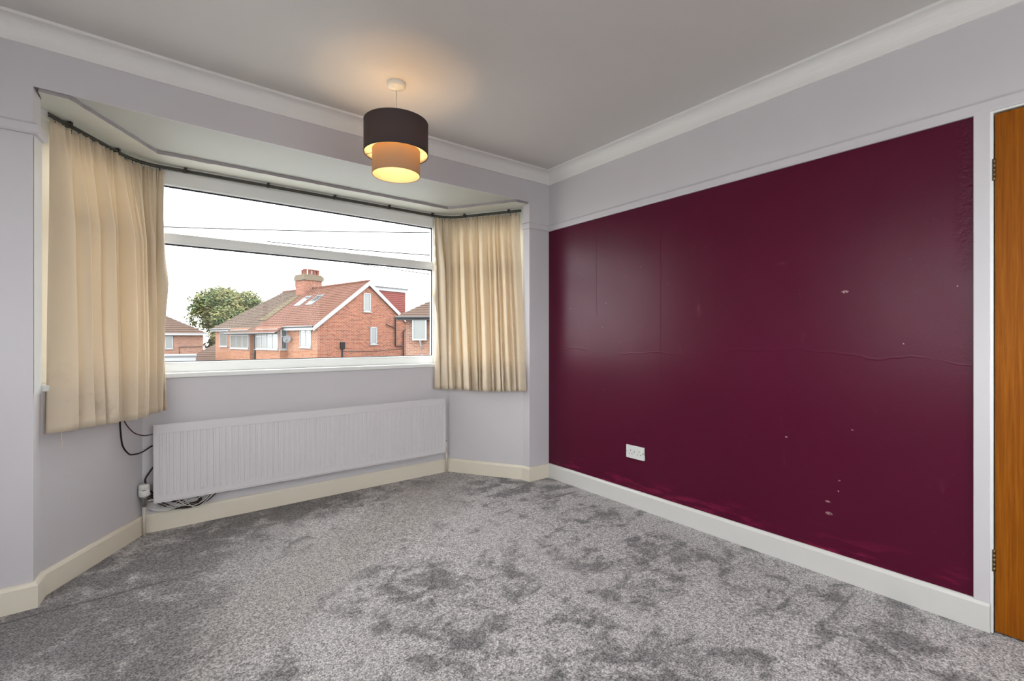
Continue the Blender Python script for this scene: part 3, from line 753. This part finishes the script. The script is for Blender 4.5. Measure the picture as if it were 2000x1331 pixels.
def ext_window(root, plane, u0, u1, z0, z1, e, cols=1, rows=None, m='pane', sill=True, depth=.07):
    """plane 'g': gable wall at local y=e (facing -y); 'f': front wall at local x=e (facing -x)"""
    def bx(a0, a1, b0, b1, d0, d1):
        return MB().box(a0,a1,d0,d1,b0,b1) if plane == 'g' else MB().box(d0,d1,a0,a1,b0,b1)
    fw = .07
    fr = MB()
    for q_ in (bx(u0,u0+fw,z0,z1,e-.05,e+.02), bx(u1-fw,u1,z0,z1,e-.05,e+.02), bx(u0,u1,z0,z0+fw,e-.05,e+.02), bx(u0,u1,z1-fw,z1,e-.05,e+.02)): fr.add(q_.v, q_.f)
    for k in range(1, cols):
        c = u0+(u1-u0)*k/cols; q_ = bx(c-.035,c+.035,z0,z1,e-.045,e+.02); fr.add(q_.v, q_.f)
    for r in (rows or []):
        c = z0+(z1-z0)*r; q_ = bx(u0,u1,c-.035,c+.035,e-.045,e+.02); fr.add(q_.v, q_.f)
    if sill:
        q_ = bx(u0-.06,u1+.06,z0-.07,z0,e-.10,e+.02); fr.add(q_.v, q_.f)
    w_ = fr.build('window', M['upvc'], root)
    zz = [z0+fw]+[z0+(z1-z0)*r for r in (rows or [])]+[z1-fw]; uu = [u0+fw]+[u0+(u1-u0)*k/cols for k in range(1, cols)]+[u1-fw]
    for i in range(len(zz)-1):
        for j in range(len(uu)-1):
            q_ = bx(uu[j],uu[j+1],zz[i],zz[i+1],e-.025,e-.015); q_.build('pane', M[m], w_)
    return w_

# --- the brick semi-detached pair with the gable end
h = empty('semi_detached_house', (8.31, 31.43, G), R(14.24))
tag(h, 'red brick semi-detached pair with gable end, chimney stack and tile-hung dormer', 'house')
WD, LN, EV, AP = 7.55, 16.9, 4.86, 7.86; MX = WD/2
wl = MB()
wl.v = [(0,0,0),(WD,0,0),(WD,0,EV),(MX,0,AP-.08),(0,0,EV), (0,LN,0),(WD,LN,0),(WD,LN,EV),(0,LN,EV)]
wl.f = [(0,1,2,3,4),(0,4,8,5),(1,6,7,2),(5,8,7,6)]
part(h, 'wall', wl, 'brick')
# brighter front elevation and projecting bays
sk_ = (AP-EV)/MX
def rz(x): return AP-abs(x-MX)*sk_
part(h, 'front_facing', MB().box(-.02,.02,.02,LN,0,EV), 'brick_orange')
for (y0, y1) in ((4.05,7.75),(8.85,12.45)):
    part(h, 'bay', MB().box(-.52,.02,y0,y1,0,4.62), 'brick_orange')
OV = .32
part(h, 'roof', courses((-OV,-.14,rz(-OV)),(-OV,8.3,rz(-OV)),(MX,8.3,AP),(MX,-.14,AP)), 'tile_red', 'newer red-brown tiled roof slope')
part(h, 'roof', courses((-OV,8.3,rz(-OV)),(-OV,LN+.3,rz(-OV)),(MX,12.6,AP),(MX,8.3,AP)), 'tile_old', 'older lichened roof slope')
part(h, 'roof', courses((WD+OV,8.3,rz(-OV)),(WD+OV,-.14,rz(-OV)),(MX,-.14,AP),(MX,8.3,AP)), 'tile_red')
part(h, 'roof', courses((WD+OV,LN+.3,rz(-OV)),(WD+OV,8.3,rz(-OV)),(MX,8.3,AP),(MX,12.6,AP)), 'tile_old')
part(h, 'roof', courses((-OV,LN+.3,rz(-OV)),(WD+OV,LN+.3,rz(-OV)),(MX,12.6,AP),(MX,12.6,AP)), 'tile_old')
part(h, 'bay_roof', courses((-.85,3.9,rz(-.85)+.05),(-.85,8.3,rz(-.85)+.05),(-OV+.1,8.3,rz(-OV+.1)+.04),(-OV+.1,3.9,rz(-OV+.1)+.04), 4), 'tile_red')
part(h, 'bay_roof', courses((-.85,8.3,rz(-.85)+.05),(-.85,12.6,rz(-.85)+.05),(-OV+.1,12.6,rz(-OV+.1)+.04),(-OV+.1,8.3,rz(-OV+.1)+.04), 4), 'tile_old')
part(h, 'lichen_band', courses((.4,8.15,rz(.4)+.035),(.4,9.6,rz(.4)+.035),(MX-.5,8.9,AP-.36),(MX-.5,8.15,AP-.36), 9, .02), 'lichen', 'ochre lichen strip along the party line')
part(h, 'ridge_tiles', MB().tube([(MX,-.14,AP+.02),(MX,12.6,AP+.02)], .10, 8), 'tile_red', None, True)
for s in (1, -1):      # white bargeboards on the gable
    x0 = MX-s*(MX+OV+.05); z0 = rz(-OV-.05)
    part(h, 'bargeboard', MB().add([(x0,-.16,z0-.26),(x0,-.16,z0+.02),(MX,-.16,AP+.02),(MX,-.16,AP-.30),(x0,-.11,z0-.26),(x0,-.11,z0+.02),(MX,-.11,AP+.02),(MX,-.11,AP-.30)], [(0,1,2,3),(7,6,5,4),(1,5,6,2),(0,3,7,4),(0,4,5,1),(3,2,6,7)]), 'upvc')
part(h, 'fascia', MB().box(-OV-.02,-OV+.02,-.1,3.9,rz(-OV)-.24,rz(-OV)), 'upvc'); part(h, 'gutter', MB().tube([(-OV-.06,-.1,rz(-OV)-.02),(-OV-.06,3.9,rz(-OV)-.02)], .06, 8), 'soil')
part(h, 'fascia', MB().box(-OV-.02,-OV+.02,12.6,LN+.3,rz(-OV)-.2,rz(-OV)), 'upvc'); part(h, 'gutter', MB().tube([(-.90,3.9,rz(-.85)),(-.90,12.6,rz(-.85))], .06, 8), 'soil')
part(h, 'gutter', MB().tube([(-OV-.06,12.6,rz(-OV)-.02),(-OV-.06,LN+.3,rz(-OV)-.02)], .06, 8), 'soil')
ext_window(h, 'g', 3.36, 3.96, 5.72, 7.02, 0, 1, None, 'net'); ext_window(h, 'g', 3.93, 4.48, 3.40, 4.64, 0, 1, None, 'pane')
ext_window(h, 'f', .75, 2.20, 3.22, 4.66, -.03, 2, (.68,), 'net')
ext_window(h, 'f', 4.25, 7.70, 3.05, 4.50, -.53, 4, (.62,), 'net'); ext_window(h, 'f', 8.95, 12.3, 3.05, 4.50, -.53, 3, (.70,), 'net'); ext_window(h, 'f', 14.2, 15.8, 3.15, 4.62, -.03, 1, (.78,), 'net')
ext_window(h, 'g', -.48, -.03, 3.05, 4.50, 4.04, 1, (.62,), 'pane')
# chimney stack
ch = part(h, 'chimney', MB().box(MX-.75,MX+.75,7.5,8.9,6.6,8.55), 'brick')
part(ch, 'chimney_cap', MB().box(MX-.85,MX+.85,7.4,9.0,8.50,8.85).box(MX-.75,MX+.75,7.5,8.9,8.85,8.98), 'cap')
for k, (dx, dy) in enumerate(((-.5,-.35),(-.15,-.45),(.2,-.45),(.52,-.4),(-.3,.35))):
    part(ch, 'chimney_pot', MB().lathe([(.15,8.96),(.14,9.32),(.17,9.34),(.17,9.42),(.12,9.42)], (MX+dx,8.2+dy,0), 12), 'pot', None, True)
part(ch, 'flashing', MB().box(MX-.80,MX+.80,7.44,8.96,6.9,7.12), 'lead')
part(h, 'aerial', MB().tube([(MX-.75,8.95,8.0),(MX-.75,8.95,9.95)], .025, 6).tube([(MX-1.3,8.95,9.9),(MX-.5,8.95,9.9)], .018, 6).tube([(MX-1.1,8.8,9.9),(MX-1.1,9.1,9.9)], .012, 6), 'soil')
for (y0, y1) in ((4.0,5.0),(5.75,6.75)):    # roof lights
    pA = [(x, y, rz(x)+.07) for (x, y) in ((1.75,y0),(1.75,y1),(2.75,y1),(2.75,y0))]
    sfr = MB().add(pA+[(p[0],p[1],p[2]-.08) for p in pA], [(0,1,2,3),(0,4,5,1),(1,5,6,2),(2,6,7,3),(3,7,4,0)]).build('roof_light', M['lead'], h)
    pB = [(x, y, rz(x)+.075) for (x, y) in ((1.86,y0+.1),(1.86,y1-.1),(2.64,y1-.1),(2.64,y0+.1))]
    mesh('pane', pB, [(0,1,2,3)], M['pane'], sfr)
# tile-hung dormer behind the gable
dm = part(h, 'dormer', MB().box(4.1,7.85,1.0,7.2,5.0,7.42), 'tile_hung', 'dull red tile-hung dormer cheek')
cb_ = MB()
for k in range(16): cb_.box(4.2,7.87,.965,1.0,5.1+.145*k,5.1+.145*k+.11)
part(dm, 'cladding_courses', cb_, 'tile_hung')
part(dm, 'dormer_fascia', MB().box(4.0,8.0,.88,7.3,7.42,7.66), 'upvc'); part(dm, 'flat_roof', MB().box(3.9,8.1,.80,7.4,7.66,7.73), 'lead')
# pipes and boxes on the gable
part(h, 'soil_pipe', MB().tube([(6.06,-.10,5.45),(6.06,-.10,3.25),(6.80,-.10,3.25)], .06, 8).tube([(6.80,-.10,4.35),(6.80,-.10,0)], .055, 8).tube([(6.80,-.10,4.35),(7.5,-.10,4.75)], .05, 8).tube([(6.06,-.10,4.55),(5.2,-.10,4.85)], .03, 6), 'soil')
part(h, 'meter_box', MB().box(1.56,1.87,-.16,0,3.10,3.58).box(1.66,1.76,-.07,-.01,2.0,3.1), 'soil', None, False, .02)
part(h, 'wall_cable', MB().tube([(1.9,-.02,2.95),(4,-.02,2.9),(6.7,-.02,3.02)], .018, 5), 'soil')
part(h, 'downpipe', MB().tube([(-.40,8.30,4.2),(-.40,8.30,0)], .05, 8), 'soil')
ds = part(h, 'satellite_dish', MB().lathe([(0,.0),(.12,.012),(.25,.05),(.36,.11),(.35,.115),(.25,.06),(0,.012)], (0,0,0), 20), 'lead', None, True)
ds.scale = (.75,.75,.75); ds.location = (-.30, 3.45, 3.75); ds.rotation_euler = (R(70), 0, R(-50))
part(ds, 'dish_arm', MB().tube([(0,0,0),(0,-.3,.25)], .02, 6).tube([(0,0,0),(.0,.1,-.35)], .03, 6), 'soil')

# --- nearer brick house beyond the bay's right side
h2 = empty('brick_house', (10.255, 22.38, G), R(-40.5)); tag(h2, 'pale brick house with hipped tiled roof and white oriel window', 'house')
part(h2, 'wall', MB().box(0,9,0,8,0,4.94), 'brick_pale')
e = .42; T = 4.94-.03
part(h2, 'roof', courses((-e,-e,T),(9+e,-e,T),(5.0,4.0,T+2.8),(4.0,4.0,T+2.8)), 'tile_brown'); part(h2, 'roof', courses((-e,8+e,T),(-e,-e,T),(4.0,4.0,T+2.8),(4.0,4.0,T+2.8)), 'tile_brown')
part(h2, 'roof', courses((9+e,-e,T),(9+e,8+e,T),(5.0,4.0,T+2.8),(5.0,4.0,T+2.8)), 'tile_brown'); part(h2, 'roof', courses((9+e,8+e,T),(-e,8+e,T),(4.0,4.0,T+2.8),(5.0,4.0,T+2.8)), 'tile_brown')
part(h2, 'gutter', MB().tube([(-e,-e-.04,T-.03),(9+e,-e-.04,T-.03)], .06, 8), 'soil'); part(h2, 'soffit', MB().box(-e+.05,9+e,-e+.02,0,T-.16,T-.05), 'soil')
ow = part(h2, 'oriel_window', MB().box(.42,1.16,-.36,0,3.72,3.80).box(.42,1.16,-.36,0,4.80,4.92).box(.42,.50,-.36,-.28,3.8,4.8).box(1.08,1.16,-.36,-.28,3.8,4.8).box(.42,.48,-.06,0,3.8,4.8), 'upvc')
part(ow, 'pane', MB().box(.50,1.08,-.33,-.31,3.8,4.8).box(.44,.46,-.28,-.06,3.8,4.8), 'net')
part(h2, 'bracket', MB().add([(.75,0,3.40),(.83,0,3.40),(.83,-.28,3.72),(.75,-.28,3.72),(.75,0,3.72),(.83,0,3.72)], [(0,1,2,3),(0,3,4),(1,5,2),(4,3,2,5)]), 'upvc')
part(h2, 'security_lamp', MB().box(.80,.93,-.14,0,2.83,2.98), 'upvc', None, False, .02); part(h2, 'vent', MB().box(.78,.86,-.03,0,3.26,3.34), 'lead')
part(h2, 'bird_box', MB().box(1.33,1.44,-.12,0,3.08,3.20), 'bark'); part(h2, 'satellite_dish', MB().lathe([(0,0),(.2,.03),(.28,.08),(.2,.05),(0,.01)], (1.50,-.3,3.5), 16), 'lead', None, True)

# --- far house at the left
h3 = empty('far_house', (-10.07, 58.48, G), R(-4.0)); tag(h3, 'distant pinkish brick house with brown hipped roof beside the tree', 'house')
E3 = 4.37-.05
part(h3, 'wall', MB().box(0,14,0,8,0,E3), 'brick_pale')
part(h3, 'roof', courses((-.4,-.4,E3),(14.4,-.4,E3),(8.2,3.6,E3+3.1),(2,3.6,E3+3.1), 16, .05), 'tile_brown'); part(h3, 'roof', courses((14.4,-.4,E3),(14.4,8.4,E3),(8.2,3.6,E3+3.1),(8.2,3.6,E3+3.1), 16, .05), 'tile_brown')
part(h3, 'roof', courses((14.4,8.4,E3),(-.4,8.4,E3),(2,3.6,E3+3.1),(8.2,3.6,E3+3.1), 16, .05), 'tile_brown')
part(h3, 'fascia', MB().box(-.4,14.45,-.46,-.40,E3-.18,E3+.02), 'upvc')
ext_window(h3, 'g', 10.85, 11.48, 2.80, 4.10, 0, 1, None, 'net')
part(h3, 'cable_pipe', MB().tube([(12.0,-.05,2.2),(12.0,-.05,2.95),(13.9,-.05,2.98)], .03, 5), 'soil')
g1 = empty('garage', (-8.82, 43.96, G), R(-3.3)); tag(g1, 'flat-roofed garage with white fascia in front of the distant house', 'garage')
part(g1, 'wall', MB().box(0,11.2,0,4,0,2.15), 'brick_pale'); part(g1, 'fascia', MB().box(-.1,11.3,-.12,-.04,2.05,2.38), 'upvc'); part(g1, 'flat_roof', MB().box(-.15,11.35,-.16,4.1,2.38,2.52), 'lead')
ap_ = empty('outbuilding', (4.87, 52.96, G), R(-30)); tag(ap_, 'low outbuilding with a steep brown tiled roof beside the brick pair', 'outbuilding')
part(ap_, 'wall', MB().box(-2.2,2.2,-2.2,2.2,0,1.5), 'brick_pale')
for (p, r) in (((-2.5,-2.5,1.5),(2.5,-2.5,1.5)),((2.5,-2.5,1.5),(2.5,2.5,1.5)),((2.5,2.5,1.5),(-2.5,2.5,1.5)),((-2.5,2.5,1.5),(-2.5,-2.5,1.5))):
    part(ap_, 'roof', courses(p, r, (0,0,3.45), (0,0,3.45), 12), 'tile_brown')

# --- trees
def tree(name, label, loc, r, hh, m, n, seed, trunk, q_=.34):
    rn = random.Random(seed); root = empty(name, loc); tag(root, label, 'tree' if trunk > 1 else 'shrub')
    mb = MB(); cl = []
    for k in range(46):
        while True:
            p = Vector((rn.uniform(-1,1), rn.uniform(-1,1), rn.uniform(-1,1)))
            if .35 < p.length < 1: break
        cl.append((Vector((p.x*r*.82, p.y*r*.82, trunk+hh/2+p.z*hh*.42)), rn.uniform(.26,.42)*r))
    for k in range(n):
        c, cr = rn.choice(cl); d_ = Vector((rn.gauss(0,1), rn.gauss(0,1), rn.gauss(0,1))).normalized()*cr*rn.uniform(.55,1.05); p = c+d_
        a_ = Vector((rn.gauss(0,1), rn.gauss(0,1), rn.gauss(0,.6))).normalized(); b_ = a_.orthogonal().normalized(); s = q_*rn.uniform(.6,1.2)
        mb.add([p-a_*s*.5, p+b_*s*.28, p+a_*s*.5, p-b_*s*.28], [(0,1,2,3)])
    mb.build('foliage', M[m], root)
    tk = MB().tube([(0,0,0),(0,0,trunk),(.2,.1,trunk+hh*.5)], [.3*r/4,.22*r/4,.08*r/4], 8)
    for k in range(6):
        t = k*1.05; tk.tube([(0,0,trunk*.9),(math.cos(t)*r*.5, math.sin(t)*r*.5, trunk+hh*.55)], [.12*r/4,.03*r/4], 6)
    tk.build('trunk', M['bark'], root, True)
def gp(px, depth): u = (px-1000)/908; return (depth*(.6083+.7937*u), depth*(.7937-.6083*u))
tx, ty = gp(452, 60); tree('broadleaf_tree', 'round green broadleaf tree turning yellow behind the brick houses', (tx, ty, G), 4.3, 6.4, 'leaf', 26000, 11, 3.6, .42)
tx, ty = gp(419, 52); tree('garden_shrub', 'yellow-green bush between the distant house and the brick pair', (tx, ty, G), 1.1, 3.9, 'shrub', 3000, 5, .9, .26)
tx, ty = gp(503, 78); tree('conifer_tree', 'small dark tree top showing above the old roof slope', (tx, ty, G), 1.6, 3.4, 'leaf', 1200, 9, 5.6, .3)
# --- overhead telephone wires
def wire(label, pa, da, pb, db, sag, r=.021):
    a_ = Vector((*gp(pa[0], da), H_EYE+(661.5-pa[1])*da/908)); b_ = Vector((*gp(pb[0], db), H_EYE+(661.5-pb[1])*db/908))
    ext = (b_-a_)*.35; a_ -= ext; b_ += ext
    pts = [a_+(b_-a_)*t+Vector((0,0,-sag*4*(t*(1-t)-.17))) for t in [k/16 for k in range(17)]]
    tag(MB().tube(pts, r, 5).build('telephone_wire', M['soil'], None, True), label, 'wire')
wire('overhead wire crossing the upper pane almost level', (303,443), 15, (846,455), 18, .10)
wire('overhead wire sloping across the corner of the upper pane', (600,480), 16, (846,499), 15, .05, .020)
wire('overhead wire passing just under the transom', (640,506), 20, (846,537), 17, .05, .018)
wire('faint overhead wire above the round tree', (305,515), 48, (560,568), 62, .05, .035)
